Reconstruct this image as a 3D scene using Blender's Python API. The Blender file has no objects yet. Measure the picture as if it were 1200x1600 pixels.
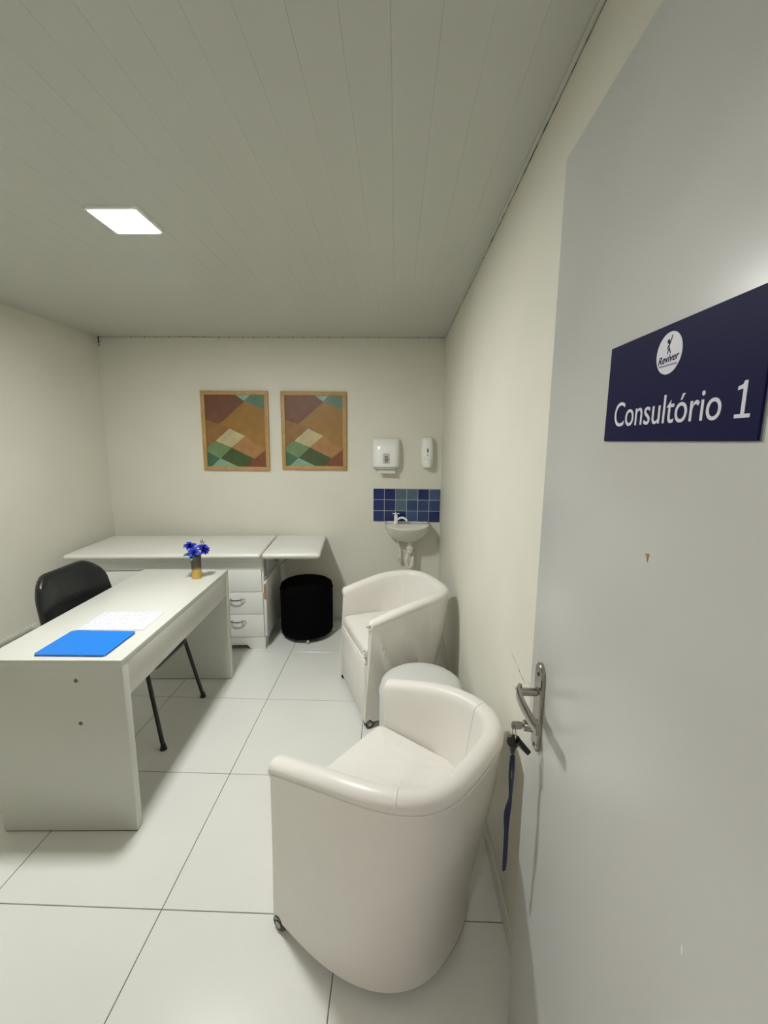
import bpy, bmesh, math, random
from mathutils import Vector, Matrix
random.seed(7)
PI = math.pi
S = bpy.context.scene
COL = S.collection

# ------------------------------------------------------------------ camera
F_PX, PITCH, YAW, ROLL, CAM_H = 674.3, 0.16218, -0.02701, 0.00889, 1.5572
cd = bpy.data.cameras.new('camera'); cam = bpy.data.objects.new('camera', cd); COL.objects.link(cam)
cd.sensor_fit = 'VERTICAL'; cd.sensor_height = 36.0; cd.lens = 36.0 * F_PX / 1600.0
cd.clip_start = 0.02; cd.clip_end = 50
fwd = Vector((math.sin(YAW) * math.cos(PITCH), math.cos(YAW) * math.cos(PITCH), -math.sin(PITCH)))
rgt = Vector((math.cos(YAW), -math.sin(YAW), 0)); upv = rgt.cross(fwd)
r2 = math.cos(ROLL) * rgt + math.sin(ROLL) * upv
u2 = -math.sin(ROLL) * rgt + math.cos(ROLL) * upv
cam.matrix_world = Matrix(((r2.x, u2.x, -fwd.x, 0), (r2.y, u2.y, -fwd.y, 0), (r2.z, u2.z, -fwd.z, CAM_H), (0, 0, 0, 1)))
S.camera = cam

# ------------------------------------------------------------------ world, exposure
w = bpy.data.worlds.new('world'); S.world = w; w.use_nodes = True
w.node_tree.nodes['Background'].inputs[0].default_value = (0.75, 0.78, 0.82, 1)
w.node_tree.nodes['Background'].inputs[1].default_value = 0.05
vs = S.view_settings
vs.view_transform = 'Standard'; vs.look = 'None'; vs.gamma = 1.0; vs.use_curve_mapping = False
vs.exposure = 0.0
LED_STRENGTH = 368.0
CORRIDOR_STRENGTH = 80.0

# ------------------------------------------------------------------ materials
def lin(c):
    return tuple(((x / 255) / 12.92 if x / 255 <= 0.04045 else ((x / 255 + 0.055) / 1.055) ** 2.4) for x in c)

def mat(name, rgb, rough=0.5, metal=0.0, bump=0.0, bscale=200.0, vary=0.0, vscale=6.0, coat=0.0, spec=0.5, sheen=0.0):
    m = bpy.data.materials.new(name); m.use_nodes = True
    nt = m.node_tree; b = nt.nodes['Principled BSDF']
    c = lin(rgb)
    b.inputs['Base Color'].default_value = (*c, 1)
    b.inputs['Roughness'].default_value = rough
    b.inputs['Metallic'].default_value = metal
    b.inputs['Specular IOR Level'].default_value = spec
    b.inputs['Coat Weight'].default_value = coat
    b.inputs['Sheen Weight'].default_value = sheen
    tc = nt.nodes.new('ShaderNodeTexCoord')
    if bump:
        n = nt.nodes.new('ShaderNodeTexNoise'); n.inputs['Scale'].default_value = bscale; n.inputs['Detail'].default_value = 4
        nt.links.new(tc.outputs['Object'], n.inputs['Vector'])
        bp = nt.nodes.new('ShaderNodeBump'); bp.inputs['Strength'].default_value = bump; bp.inputs['Distance'].default_value = 0.002
        nt.links.new(n.outputs['Fac'], bp.inputs['Height']); nt.links.new(bp.outputs['Normal'], b.inputs['Normal'])
    if vary:
        n = nt.nodes.new('ShaderNodeTexNoise'); n.inputs['Scale'].default_value = vscale; n.inputs['Detail'].default_value = 5
        nt.links.new(tc.outputs['Object'], n.inputs['Vector'])
        r = nt.nodes.new('ShaderNodeValToRGB')
        r.color_ramp.elements[0].position = 0.3; r.color_ramp.elements[1].position = 0.7
        r.color_ramp.elements[0].color = (*[x * (1 - vary) for x in c], 1)
        r.color_ramp.elements[1].color = (*[min(1, x * (1 + vary * .6)) for x in c], 1)
        nt.links.new(n.outputs['Fac'], r.inputs['Fac']); nt.links.new(r.outputs['Color'], b.inputs['Base Color'])
    return m

def emit(name, rgb, strength):
    m = bpy.data.materials.new(name); m.use_nodes = True
    nt = m.node_tree; nt.nodes.clear()
    e = nt.nodes.new('ShaderNodeEmission'); o = nt.nodes.new('ShaderNodeOutputMaterial')
    e.inputs[0].default_value = (*rgb, 1); e.inputs[1].default_value = strength
    nt.links.new(e.outputs[0], o.inputs[0]); return m

M = {}
M['wall'] = mat('wall_paint', (224, 221, 208), .55, bump=.12, bscale=120, vary=.03, vscale=3)
M['ceiling'] = mat('ceiling_pvc', (194, 195, 186), .38, vary=.015, vscale=2)
M['groove'] = mat('ceiling_groove', (176, 177, 168), .7)
M['floor'] = mat('porcelain_tile', (226, 226, 220), .24, vary=.02, vscale=4, bump=.02, bscale=60)
M['grout'] = mat('grout', (120, 118, 112), .9)
M['door'] = mat('door_gloss_paint', (204, 204, 201), .28, spec=.8, bump=.05, bscale=40, vary=.012, vscale=3)
M['base'] = mat('baseboard', (215, 213, 202), .35)
M['trim'] = mat('white_trim', (220, 218, 208), .4)
M['lam'] = mat('white_laminate', (206, 206, 198), .32, bump=.04, bscale=300)
M['lam2'] = mat('exam_table_laminate', (226, 226, 222), .35, bump=.03, bscale=200)
M['chipwood'] = mat('chipped_board', (176, 120, 62), .8, vary=.2, vscale=40)
M['vinyl'] = mat('white_leatherette', (230, 226, 219), .36, bump=.10, bscale=260, vary=.03, vscale=5)
M['cushion'] = mat('cushion_leatherette', (230, 226, 219), .36, bump=.45, bscale=9, vary=.02, vscale=5)
for n_ in M['cushion'].node_tree.nodes:
    if n_.bl_idname == 'ShaderNodeBump': n_.inputs['Distance'].default_value = .03
M['vinylpad'] = mat('exam_pad_vinyl', (228, 227, 220), .30, bump=.05, bscale=200)
M['seam'] = mat('seam_thread', (196, 187, 170), .6)
M['chrome'] = mat('chrome', (200, 196, 190), .18, metal=1)
M['poufvinyl'] = mat('pouf_vinyl', (208, 209, 204), .45, bump=.08, bscale=260)
M['satin'] = mat('satin_metal', (158, 153, 147), .24, metal=1)
M['darkmetal'] = mat('dark_metal', (70, 70, 72), .35, metal=.8)
M['black'] = mat('black_leatherette', (22, 24, 25), .34, bump=.1, bscale=250)
M['blackmetal'] = mat('black_enamel', (16, 17, 18), .3)
M['velvet'] = mat('black_velvet', (7, 7, 8), .95, bump=.2, bscale=300, spec=.05)
M['rubber'] = mat('grey_rubber', (60, 60, 62), .6)
M['plastic'] = mat('white_plastic', (246, 247, 241), .22)
M['plasticgrey'] = mat('grey_plastic', (120, 122, 118), .4)
M['plasticpale'] = mat('pale_grey_plastic', (196, 198, 190), .35)
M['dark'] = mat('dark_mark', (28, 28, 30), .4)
M['ceramic'] = mat('basin_ceramic', (226, 226, 216), .14, coat=.4)
M['pvc'] = mat('pvc_pipe', (226, 222, 208), .4)
M['towel'] = mat('paper_towel', (232, 232, 222), .9)
M['navy'] = mat('sign_navy', (22, 22, 66), .5, spec=.10)
M['signwhite'] = mat('sign_white', (228, 228, 238), .4)
M['signgrey'] = mat('sign_grey', (130, 130, 150), .4)
M['signedge'] = mat('sign_edge', (120, 122, 132), .4)
M['lanyard'] = mat('lanyard_blue', (14, 25, 64), .6, bump=.3, bscale=900)
M['keyhead'] = mat('black_key_head', (20, 20, 22), .4)
M['blue'] = mat('blue_plastic_cover', (0, 120, 216), .32)
M['pages'] = mat('pages', (225, 225, 230), .8)
M['gold'] = mat('gold', (198, 166, 82), .35, metal=.35)
M['petal'] = mat('petal_blue', (26, 44, 168), .55, vary=.35, vscale=60)
M['petal2'] = mat('petal_deep', (30, 34, 168), .55, vary=.3, vscale=60)
M['leaf'] = mat('leaf_teal', (40, 120, 108), .5, vary=.3, vscale=60)
M['twig'] = mat('twig', (90, 92, 72), .7)
M['oak'] = mat('frame_wood', (186, 148, 92), .5, vary=.15, vscale=18)
M['cable'] = mat('cable', (58, 60, 56), .5)
M['hole'] = mat('screw_cap_grey', (92, 92, 88), .5)
for i, c in enumerate([(28, 48, 108), (20, 38, 98), (84, 106, 124), (62, 86, 128), (44, 66, 116)]):
    M['bt%d' % i] = mat('blue_tile_%d' % i, c, .14, vary=.12, vscale=25)

# ------------------------------------------------------------------ geometry helpers
def finish(bm, name, m, parent=None, smooth=40, loc=None, rotz=0):
    bmesh.ops.remove_doubles(bm, verts=bm.verts, dist=1e-6)
    bmesh.ops.recalc_face_normals(bm, faces=bm.faces)
    me = bpy.data.meshes.new(name); bm.to_mesh(me); bm.free()
    if smooth:
        me.shade_smooth(); me.set_sharp_from_angle(angle=math.radians(smooth))
    for mm in (m if isinstance(m, (list, tuple)) else [m]): me.materials.append(M[mm] if isinstance(mm, str) else mm)
    o = bpy.data.objects.new(name, me); COL.objects.link(o)
    if parent: o.parent = parent
    if loc is not None: o.location = loc
    if rotz: o.rotation_euler.z = rotz
    return o

def empty(name, loc=(0, 0, 0), rotz=0):
    o = bpy.data.objects.new(name, None); COL.objects.link(o); o.empty_display_size = .05
    o.location = loc; o.rotation_euler.z = rotz
    return o

def tag(o, label=None, cat=None, group=None, kind=None):
    if label: o['label'] = label
    if cat: o['category'] = cat
    if group: o['group'] = group
    if kind: o['kind'] = kind
    return o

def box(bm, x0, x1, y0, y1, z0, z1, bev=0.0, seg=2):
    r = bmesh.ops.create_cube(bm, size=1.0); vs_ = r['verts']
    for v in vs_:
        v.co = Vector(((x0 + x1) / 2 + v.co.x * (x1 - x0), (y0 + y1) / 2 + v.co.y * (y1 - y0), (z0 + z1) / 2 + v.co.z * (z1 - z0)))
    if bev:
        es = list({e for v in vs_ for e in v.link_edges})
        bmesh.ops.bevel(bm, geom=es, offset=bev, segments=seg, profile=.5, affect='EDGES')

def boxo(name, m, parent, *a, **k):
    bm = bmesh.new(); box(bm, *a, **k); return finish(bm, name, m, parent)

def loft(bm, rings, closed=True, cap0=True, cap1=True):
    """rings: list of lists of points, equal length"""
    R = [[bm.verts.new(p) for p in r] for r in rings]
    n = len(R[0])
    for a, b in zip(R, R[1:]):
        for i in range(n if closed else n - 1):
            j = (i + 1) % n
            bm.faces.new((a[i], a[j], b[j], b[i]))
    if closed and cap0: bm.faces.new(R[0][::-1])
    if closed and cap1: bm.faces.new(R[-1])
    return R

def tube(bm, pts, rad, n=10, cap=True):
    pts = [Vector(p) for p in pts]
    rads = rad if isinstance(rad, (list, tuple)) else [rad] * len(pts)
    rings = []
    t0 = (pts[1] - pts[0]).normalized()
    ref = Vector((0, 0, 1)) if abs(t0.z) < .9 else Vector((1, 0, 0))
    u = t0.cross(ref).normalized()
    for i, p in enumerate(pts):
        t = (pts[min(i + 1, len(pts) - 1)] - pts[max(i - 1, 0)]).normalized()
        u = (u - t * u.dot(t)).normalized(); v = t.cross(u)
        rings.append([p + rads[i] * (math.cos(2 * PI * k / n) * u + math.sin(2 * PI * k / n) * v) for k in range(n)])
    loft(bm, rings, True, cap, cap)

def spline(pts, k=8):
    P = [Vector(p) for p in pts]; P = [2 * P[0] - P[1]] + P + [2 * P[-1] - P[-2]]
    out = []
    for i in range(1, len(P) - 2):
        a, b, c, d = P[i - 1:i + 3]
        for s in range(k):
            t = s / k
            out.append(.5 * ((2 * b) + (c - a) * t + (2 * a - 5 * b + 4 * c - d) * t * t + (-a + 3 * b - 3 * c + d) * t ** 3))
    out.append(P[-2]); return out

def lathe(bm, prof, c=(0, 0, 0), n=40, axis='z'):
    """prof: list of (r, h); closes on axis when r == 0"""
    rings = []
    for r, h in prof:
        rr = max(r, 1e-5)
        ring = []
        for k in range(n):
            a = 2 * PI * k / n; p = Vector((rr * math.cos(a), rr * math.sin(a), h))
            if axis == 'x': p = Vector((p.z, p.x, p.y))
            if axis == 'y': p = Vector((p.x, p.z, p.y))
            ring.append(p + Vector(c))
        rings.append(ring)
    loft(bm, rings)

def prism(bm, poly, z0, z1, f=lambda x, y, z: (x, y, z)):
    a = [f(x, y, z0) for x, y in poly]; b = [f(x, y, z1) for x, y in poly]
    loft(bm, [a, b])

def rrect(x0, x1, y0, y1, r, n=6):
    out = []
    for cx, cy, a0 in ((x1 - r, y1 - r, 0), (x0 + r, y1 - r, 90), (x0 + r, y0 + r, 180), (x1 - r, y0 + r, 270)):
        for k in range(n + 1):
            a = math.radians(a0 + 90 * k / n); out.append((cx + r * math.cos(a), cy + r * math.sin(a)))
    return out

def pillow(bm, x0, x1, y0, y1, z0, z1, r=.02, dome=.01, nx=24, ny=16, wr=None, rc=.03):
    """soft pad: flat bottom, rounded rim, domed top"""
    rings = []
    cx, cy = (x0 + x1) / 2, (y0 + y1) / 2
    def ring(ins, z, rr): return [(x, y, z) for x, y in rrect(x0 + ins, x1 - ins, y0 + ins, y1 - ins, max(rr - ins, .004), 6)]
    rings.append(ring(r * .6, z0, rc)); rings.append(ring(r * .15, z0 + r * .35, rc))
    h = z1 - z0
    rings.append(ring(0, z0 + h * .4, rc))
    for k in range(0, 6):
        a = PI / 2 * k / 5
        rings.append(ring(r * (1 - math.cos(a)), z1 - r + r * math.sin(a) if h > r * 1.4 else z0 + h * .45 + h * .55 * math.sin(a), rc))
    m_ = min(x1 - x0, y1 - y0) / 2
    for k in range(1, 7):
        t = k / 6; ins = r + (m_ - r) * t * .93
        rg = []
        for x, y, z in ring(ins, z1, rc):
            zz = z1 + dome * (1 - (1 - t) ** 2)
            if wr: zz += wr(x, y) * min(1, t * 2)
            rg.append((x, y, zz))
        rings.append(rg)
    loft(bm, rings)

# ================================================================== THE SETTING
XL, XR, YB, YF, ZC = -2.44, 0.378, 3.61, -0.03, 2.372

def struct(name, bm, m, parent=None, smooth=30):
    o = finish(bm, name, m, parent, smooth)
    if not parent: o['kind'] = 'structure'
    return o

# floor slab + porcelain tiles one by one
CY = -1.75
bm = bmesh.new(); box(bm, XL - .1, XR + .1, CY - .1, YB + .1, -.10, -.0012); floor = struct('floor', bm, 'grout')
TX, TY, T, G = -0.767, 1.193, .6, .0017
tile_cache = {}
for i in range(-4, 4):
    for j in range(-6, 6):
        x0, x1 = max(TX + i * T, XL), min(TX + (i + 1) * T, XR)
        y0, y1 = max(TY + j * T, CY), min(TY + (j + 1) * T, YB)
        if x1 - x0 < .01 or y1 - y0 < .01: continue
        key = (round(x1 - x0, 4), round(y1 - y0, 4))
        c = ((x0 + x1) / 2, (y0 + y1) / 2, 0)
        if key not in tile_cache:
            hx, hy = (x1 - x0) / 2 - G, (y1 - y0) / 2 - G
            b2 = bmesh.new(); box(b2, -hx, hx, -hy, hy, -.009, 0, bev=.0008, seg=1)
            o = finish(b2, 'tile', 'floor', floor, 0, c); tile_cache[key] = o.data
        else:
            o = bpy.data.objects.new('tile', tile_cache[key]); COL.objects.link(o); o.parent = floor; o.location = c

def wall(name, *b):
    bm = bmesh.new(); box(bm, *b); return struct(name, bm, 'wall')
wall('wall_left', XL - .1, XL, YF - .12, YB + .1, -.01, ZC + .05)
wall_back = wall('wall_back', XL, XR, YB, YB + .1, -.01, ZC + .05)
wall_right = wall('wall_right', XR, XR + .1, YF - .12, YB + .1, -.01, ZC + .05)
DX0, DX1, DZ = -.56, .354, 2.095
bm = bmesh.new()
box(bm, XL, DX0, YF - .12, YF, -.01, ZC + .05); box(bm, DX1, XR, YF - .12, YF, -.01, ZC + .05); box(bm, DX0, DX1, YF - .12, YF, DZ, ZC + .05)
struct('wall_front', bm, 'wall')
# corridor behind the camera
wall('wall_corridor_far', XL - .1, XR + .1, CY - .1, CY, -.01, ZC + .05)
wall('wall_corridor_left', XL - .1, XL, CY, YF - .12, -.01, ZC + .05)
wall('wall_corridor_right', XR, XR + .1, CY, YF - .12, -.01, ZC + .05)

# ceiling: PVC strips running away from the door
bm = bmesh.new(); box(bm, XL - .1, XR + .1, CY - .1, YB + .1, ZC + .008, ZC + .06); ceiling = struct('ceiling', bm, 'groove')
PW = .1; me = None
n = int((XR - XL) / PW) + 1
for i in range(n):
    x0 = XR - (i + 1) * PW; x1 = XR - i * PW
    x0 = max(x0, XL)
    if x1 - x0 < .01: continue
    if me is None or x1 - x0 < PW - .001:
        hx = (x1 - x0) / 2 - .0001
        b2 = bmesh.new(); box(b2, -hx, hx, CY, YB, 0, .010, bev=.0004, seg=1)
        o = finish(b2, 'plank', 'ceiling', ceiling, 0, ((x0 + x1) / 2, 0, ZC))
        if me is None: me = o.data
    else:
        o = bpy.data.objects.new('plank', me); COL.objects.link(o); o.parent = ceiling; o.location = ((x0 + x1) / 2, 0, ZC)

# thin dark shadow gap along the top of the walls (cornice strip that does not quite meet the wall)
bm = bmesh.new(); box(bm, XR - .012, XR - .0015, YF, YB, ZC - .006, ZC - .0005, bev=.001); tr1 = struct('trim_1', bm, 'ceiling')
bm = bmesh.new(); tube(bm, [(XR - .0015, YF + k * .02, ZC - .004 + .0012 * math.sin(k * 1.7) * math.sin(k * .31)) for k in range(182)], [.0016 + .0012 * abs(math.sin(k * .37) * math.sin(k * .113)) for k in range(182)], 6); finish(bm, 'sealant_gap', 'cable', tr1, 60)
bm = bmesh.new(); box(bm, XL + .002, XR - .014, YB - .012, YB - .001, ZC - .006, ZC - .0005, bev=.001); trim_b = struct('trim_2', bm, 'ceiling')
sm = None
for i in range(26):
    if i in (3, 4, 7): continue
    x = XR - .014 - i * .1 - .012 * (i % 2)
    if sm is None:
        b2 = bmesh.new(); lathe(b2, [(0, -.001), (.0045, -.001), (.0035, .0015), (0, .002)], n=10, axis='y')
        o = finish(b2, 'nail', 'cable', trim_b, 40, (x, YB - .0135, ZC - .0035)); sm = o.data
    else:
        o = bpy.data.objects.new('nail', sm); COL.objects.link(o); o.parent = trim_b; o.location = (x, YB - .0135, ZC - .0035)

# scuff marks on the right wall by the door handle
M['scuff'] = mat('scuff', (150, 148, 134), .7)
for ya, za, yb, zb, wd in ((1.312, .892, 1.232, .885, .0045), (1.232, .884, 1.196, .879, .0085), (1.205, .877, 1.146, .878, .0060), (1.136, .897, 1.104, .892, .0035), (1.256, .804, 1.226, .811, .0060)):
    b2 = bmesh.new(); d = Vector((yb - ya, zb - za)); n_ = Vector((-d.y, d.x)).normalized() * wd / 2; mid = Vector(((ya + yb) / 2, (za + zb) / 2))
    prism(b2, [(ya, za), (mid.x + n_.x, mid.y + n_.y), (yb, zb), (mid.x - n_.x * .6, mid.y - n_.y * .6)], -.0005, .0002, lambda a_, b_, c_: (XR - c_, a_, b_)); finish(b2, 'scuff', 'scuff', wall_right, 0)
# baseboards
for nm, b in (('baseboard_right', (XR - .009, XR, .0, YB, 0, .07)), ('baseboard_back', (XL, XR - .009, YB - .009, YB, 0, .07)), ('baseboard_left', (XL, XL + .009, YF, YB - .009, 0, .07))):
    bm = bmesh.new(); box(bm, *b, bev=.002); struct(nm, bm, 'base')
# cable trunking low on the left wall
bm = bmesh.new(); box(bm, XL, XL + .02, .6, 2.69, .298, .318, bev=.002); box(bm, XL, XL + .026, 2.66, 2.70, .296, .322, bev=.003)
struct('trim_3', bm, 'trim')
# door frame
bm = bmesh.new()
box(bm, DX0 - .05, DX0 + .012, YF - .13, YF + .012, 0, DZ + .04, bev=.003)
box(bm, DX1 - .002, DX1 + .02, YF - .13, YF + .004, 0, DZ + .04, bev=.003)
box(bm, DX0, DX1, YF - .13, YF + .012, DZ - .008, DZ + .04, bev=.003)
struct('trim_4', bm, 'trim')

# ---------------------------------------------------------------- lamps
def led_lamp(x, y, half, strength, rgb, label):
    t = empty('ceiling_lamp', (x, y, ZC)); tag(t, label, 'lamp')
    b2 = bmesh.new()
    outer = rrect(-half - .008, half + .008, -half - .008, half + .008, .012); inner = rrect(-half, half, -half, half, .008)
    loft(b2, [[(a, b, 0) for a, b in outer], [(a, b, -.010) for a, b in outer], [(a, b, -.012) for a, b in inner], [(a, b, -.006) for a, b in inner]], cap1=False)
    finish(b2, 'frame', 'plastic', t, 30)
    b2 = bmesh.new(); prism(b2, rrect(-half, half, -half, half, .008), -.0105, -.004)
    finish(b2, 'diffuser', emit('led_' + label[:6], rgb, strength), t, 0)
    return t
led_lamp(-1.025, 1.745, .088, LED_STRENGTH, (1.0, 1.02, 1.0), 'square white LED panel shining on the ceiling')
led_lamp(-.56, -.95, .11, CORRIDOR_STRENGTH, (1.0, .92, .92), 'square LED panel on the corridor ceiling outside the door')

# ================================================================== DOOR
door = empty('door_1', (0, 0, 0)); door['kind'] = 'structure'
DF = .315
boxo('door_leaf', 'door', door, DF, DF + .034, 0.0, .925, .012, 2.088, bev=.002)
for z in (.25, 1.05, 1.85):
    b2 = bmesh.new(); tube(b2, [(DF - .004, -.006, z - .045), (DF - .004, -.006, z + .045)], .006); finish(b2, 'hinge', 'satin', door)
# back plate of the handle
hp = lambda a, b, z: (DF - z, a, b)
b2 = bmesh.new(); pl = rrect(.834, .876, .897, 1.098, .0208, 10)
pli = rrect(.8365, .8735, .8995, 1.0955, .0185, 10)
loft(b2, [[hp(a, b, 0) for a, b in pl], [hp(a, b, .006) for a, b in pl], [hp(a, b, .0085) for a, b in pli]])
plate = finish(b2, 'handle_plate', 'satin', door, 35)
b2 = bmesh.new()
lathe(b2, [(0, -.046), (.0085, -.046), (.0085, -.01), (.0115, -.0085), (.0115, -.006), (0, -.006)], (DF, .853, 1.034), 20, 'x')
path = spline([(DF - .043, .861, 1.034), (DF - .050, .848, 1.034), (DF - .052, .815, 1.033), (DF - .049, .775, 1.029), (DF - .042, .742, 1.024)], 6)
rings = []
for k, p in enumerate(path):
    t = (path[min(k + 1, len(path) - 1)] - path[max(k - 1, 0)]).normalized(); s = t.cross(Vector((0, 0, 1))).normalized()
    hh = .0145 - .003 * k / len(path); ww = .0045
    rings.append([p + s * (ww * a) + Vector((0, 0, hh * b)) for a, b in ((1, .6), (.6, 1), (-.6, 1), (-1, .6), (-1, -.6), (-.6, -1), (.6, -1), (1, -.6))])
loft(b2, rings)
finish(b2, 'lever', 'satin', plate, 40)
b2 = bmesh.new(); lathe(b2, [(0, -.033), (.0105, -.033), (.0115, -.031), (.0135, -.008), (0, -.008)], (DF, .853, .955), 24, 'x'); finish(b2, 'lock_cylinder', 'satin', plate, 35)
b2 = bmesh.new()
for z in (1.075, .912): lathe(b2, [(0, -.0105), (.004, -.0100), (.0045, -.008), (0, -.0075)], (DF, .853, z), 12, 'x')
finish(b2, 'screw', 'darkmetal', plate, 35)
# paint chips
b2 = bmesh.new(); prism(b2, [(.528, 1.4225), (.5365, 1.421), (.533, 1.417), (.5305, 1.411)], -.001, .0004, hp); finish(b2, 'paint_chip', 'chipwood', door, 0)
b2 = bmesh.new(); prism(b2, [(.3905, 1.0235), (.3945, 1.0245), (.3925, 1.014), (.3895, 1.0135)], -.001, .0004, hp); finish(b2, 'paint_chip', 'signwhite', door, 0)

# ---------------------------------------------------------------- sign
def text_mesh(body, size, extrude, shear=0.0, space=1.0, bold=0.0):
    cu = bpy.data.curves.new('lettering', 'FONT'); cu.body = body; cu.size = size; cu.extrude = extrude; cu.shear = shear; cu.space_character = space; cu.offset = bold
    o = bpy.data.objects.new('tmp', cu); COL.objects.link(o)
    dg = bpy.context.evaluated_depsgraph_get(); me = bpy.data.meshes.new_from_object(o.evaluated_get(dg))
    bpy.data.objects.remove(o); bpy.data.curves.remove(cu); return me

sign = empty('door_sign', (DF - .0035, .527, 1.6265)); sign.rotation_euler = (PI / 2, 0, -PI / 2)
# sign frame: local x to the right (towards the hinge), local y up, local z out of the door
tag(sign, 'navy blue room sign with white lettering fixed to the open door', 'sign')
bm = bmesh.new(); box(bm, -.14, .14, -.066, .066, -.0034, 0, bev=.0006, seg=1); finish(bm, 'panel', 'navy', sign, 0)
bm = bmesh.new(); box(bm, -.1405, .1405, -.0665, .0665, -.0035, -.0022); finish(bm, 'panel_edge', 'signedge', sign, 0)
def add_text(name, body, x0, x1, y0, cap, m, shear=0.0, z=.0002, bold=0):
    me = text_mesh(body, 1.0, .01, shear, 1.0, bold)
    xs = [v.co.x for v in me.vertices]
    # cap height from the tall letter
    t2 = text_mesh('C', 1.0, .01); ch = max(v.co.y for v in t2.vertices); bpy.data.meshes.remove(t2)
    sx = (x1 - x0) / (max(xs) - min(xs)); sy = cap / ch; mn = min(xs)
    for v in me.vertices: v.co = Vector((x0 + (v.co.x - mn) * sx, y0 + v.co.y * sy, z + (v.co.z) * .03))
    me.materials.clear(); me.materials.append(M[m])
    o = bpy.data.objects.new(name, me); COL.objects.link(o); o.parent = sign; return o
add_text('lettering', 'Consultório', -.1125, .093, -.0455, .0325, 'signwhite')
# numeral 1 with a foot serif
bm = bmesh.new()
prism(bm, [(.1105, -.0455), (.1285, -.0455), (.1285, -.0420), (.1218, -.0420), (.1218, -.0125), (.1182, -.0125), (.1168, -.0155), (.1112, -.0172), (.1112, -.0203), (.1176, -.0195), (.1176, -.0420), (.1105, -.0420)], 0, .0005)
finish(bm, 'numeral', 'signwhite', sign, 0)
bm = bmesh.new(); lathe(bm, [(0, 0), (.0235, 0), (.0235, .0005), (0, .0005)], (0, .0335, 0), 48); logo = finish(bm, 'logo_disc', 'signwhite', sign, 0)
def strokes(bm, segs, wdt, z0, z1):
    for (a, b) in segs:
        a, b = Vector((*a, 0)), Vector((*b, 0)); d = (b - a).normalized(); s = Vector((-d.y, d.x, 0)) * wdt / 2; e = d * wdt * .3
        q = [a - s - e, a + s - e, b + s + e, b - s + e]
        prism(bm, [(p.x, p.y) for p in q], z0, z1)
bm = bmesh.new(); ox, oy = -.0005, .0335
lathe(bm, [(0, .0005), (.0024, .0005), (.0024, .0007), (0, .0007)], (ox - .0015, oy + .0132, 0), 16)
strokes(bm, [((ox - .0006, oy + .012), (ox + .0, oy + .006)), ((ox, oy + .009), (ox + .0028, oy + .014)), ((ox + .0028, oy + .014), (ox + .0042, oy + .019)), ((ox - .001, oy + .009), (ox - .0032, oy + .005)), ((ox, oy + .006), (ox - .0020, oy - .0005)), ((ox, oy + .006), (ox + .0034, oy + .0))], .0014, .0005, .0007)
finish(bm, 'logo_figure', 'navy', logo, 0)
o = add_text('logo_lettering', 'Reviver', -.0185, .0195, .0235, .0085, 'navy', .25, .0008, .009); o.parent = logo
for v in o.data.vertices: v.co.z = .0005 + (.0003 if v.co.z > .0008 else 0); v.co.y += (v.co.x) * .06
bm = bmesh.new(); random.seed(3); x = -.0165
while x < .0165:
    wv = random.uniform(.0007, .0014); strokes(bm, [((x, .0198), (x + wv, .0198 + .0004))], .0016, .0005, .0007); x += wv + .0011
finish(bm, 'logo_line', 'signgrey', logo, 0)

# ---------------------------------------------------------------- keys and lanyard
keys = empty('key_bunch', (DF - .033, .853, .955)); tag(keys, 'bunch of keys with blue lanyard hanging from the door lock', 'keys')
bm = bmesh.new(); prism(bm, rrect(-.012, .012, -.009, .009, .006), -.0012, .0012, lambda a, b, z: (-.014 + a, z, b)); box(bm, -.004, .016, -.001, .001, -.003, .003); finish(bm, 'key', 'satin', keys)
bm = bmesh.new(); tube(bm, [(-.019 + .0, .0135 * math.sin(a), -.016 + .0135 * math.cos(a)) for a in [2 * PI * k / 24 for k in range(25)]], .0013, 8); finish(bm, 'key_ring', 'chrome', keys)
bm = bmesh.new(); lathe(bm, [(0, -.005), (.013, -.005), (.0155, -.002), (.0155, .002), (.013, .005), (0, .005)], (-.018, .002, -.040), 16, 'y'); finish(bm, 'key_head', 'keyhead', keys)
bm = bmesh.new(); tube(bm, [(-.010, -.004, -.036), (.010, -.020, -.052)], [.0075, .0055], 8); finish(bm, 'key_fob', 'keyhead', keys)
bm = bmesh.new(); prism(bm, rrect(-.003, .003, -.018, .018, .002), -.0012, .0012, lambda a, b, z: (-.004 + z * .9 + b * .5, a - .012, -.046 - b * .45 + z)); finish(bm, 'key_blade', 'satin', keys)
bm = bmesh.new(); tube(bm, [(-.018, .003, -.048), (-.019, .003, -.062), (-.019, .003, -.072)], [.008, .006, .004], 8); finish(bm, 'lanyard_clip', 'keyhead', keys)
def ribbon(bm, pts, wd, th=.0016):
    pts = spline(pts, 6); rings = []
    for i, p in enumerate(pts):
        t = (pts[min(i + 1, len(pts) - 1)] - pts[max(i - 1, 0)]).normalized()
        a = .35 + .5 * math.sin(i * .22); s = Vector((math.cos(a), math.sin(a), 0)); s = (s - t * s.dot(t)).normalized(); nn = t.cross(s)
        rings.append([p + s * wd / 2 + nn * th / 2, p - s * wd / 2 + nn * th / 2, p - s * wd / 2 - nn * th / 2, p + s * wd / 2 - nn * th / 2])
    loft(bm, rings)
bm = bmesh.new(); ribbon(bm, [(-.019, .003, -.075), (-.021, .004, -.12), (-.018, .001, -.18), (-.021, .004, -.25), (-.020, .006, -.32), (-.019, .01, -.375)], .010); finish(bm, 'strap', 'lanyard', keys)
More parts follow.
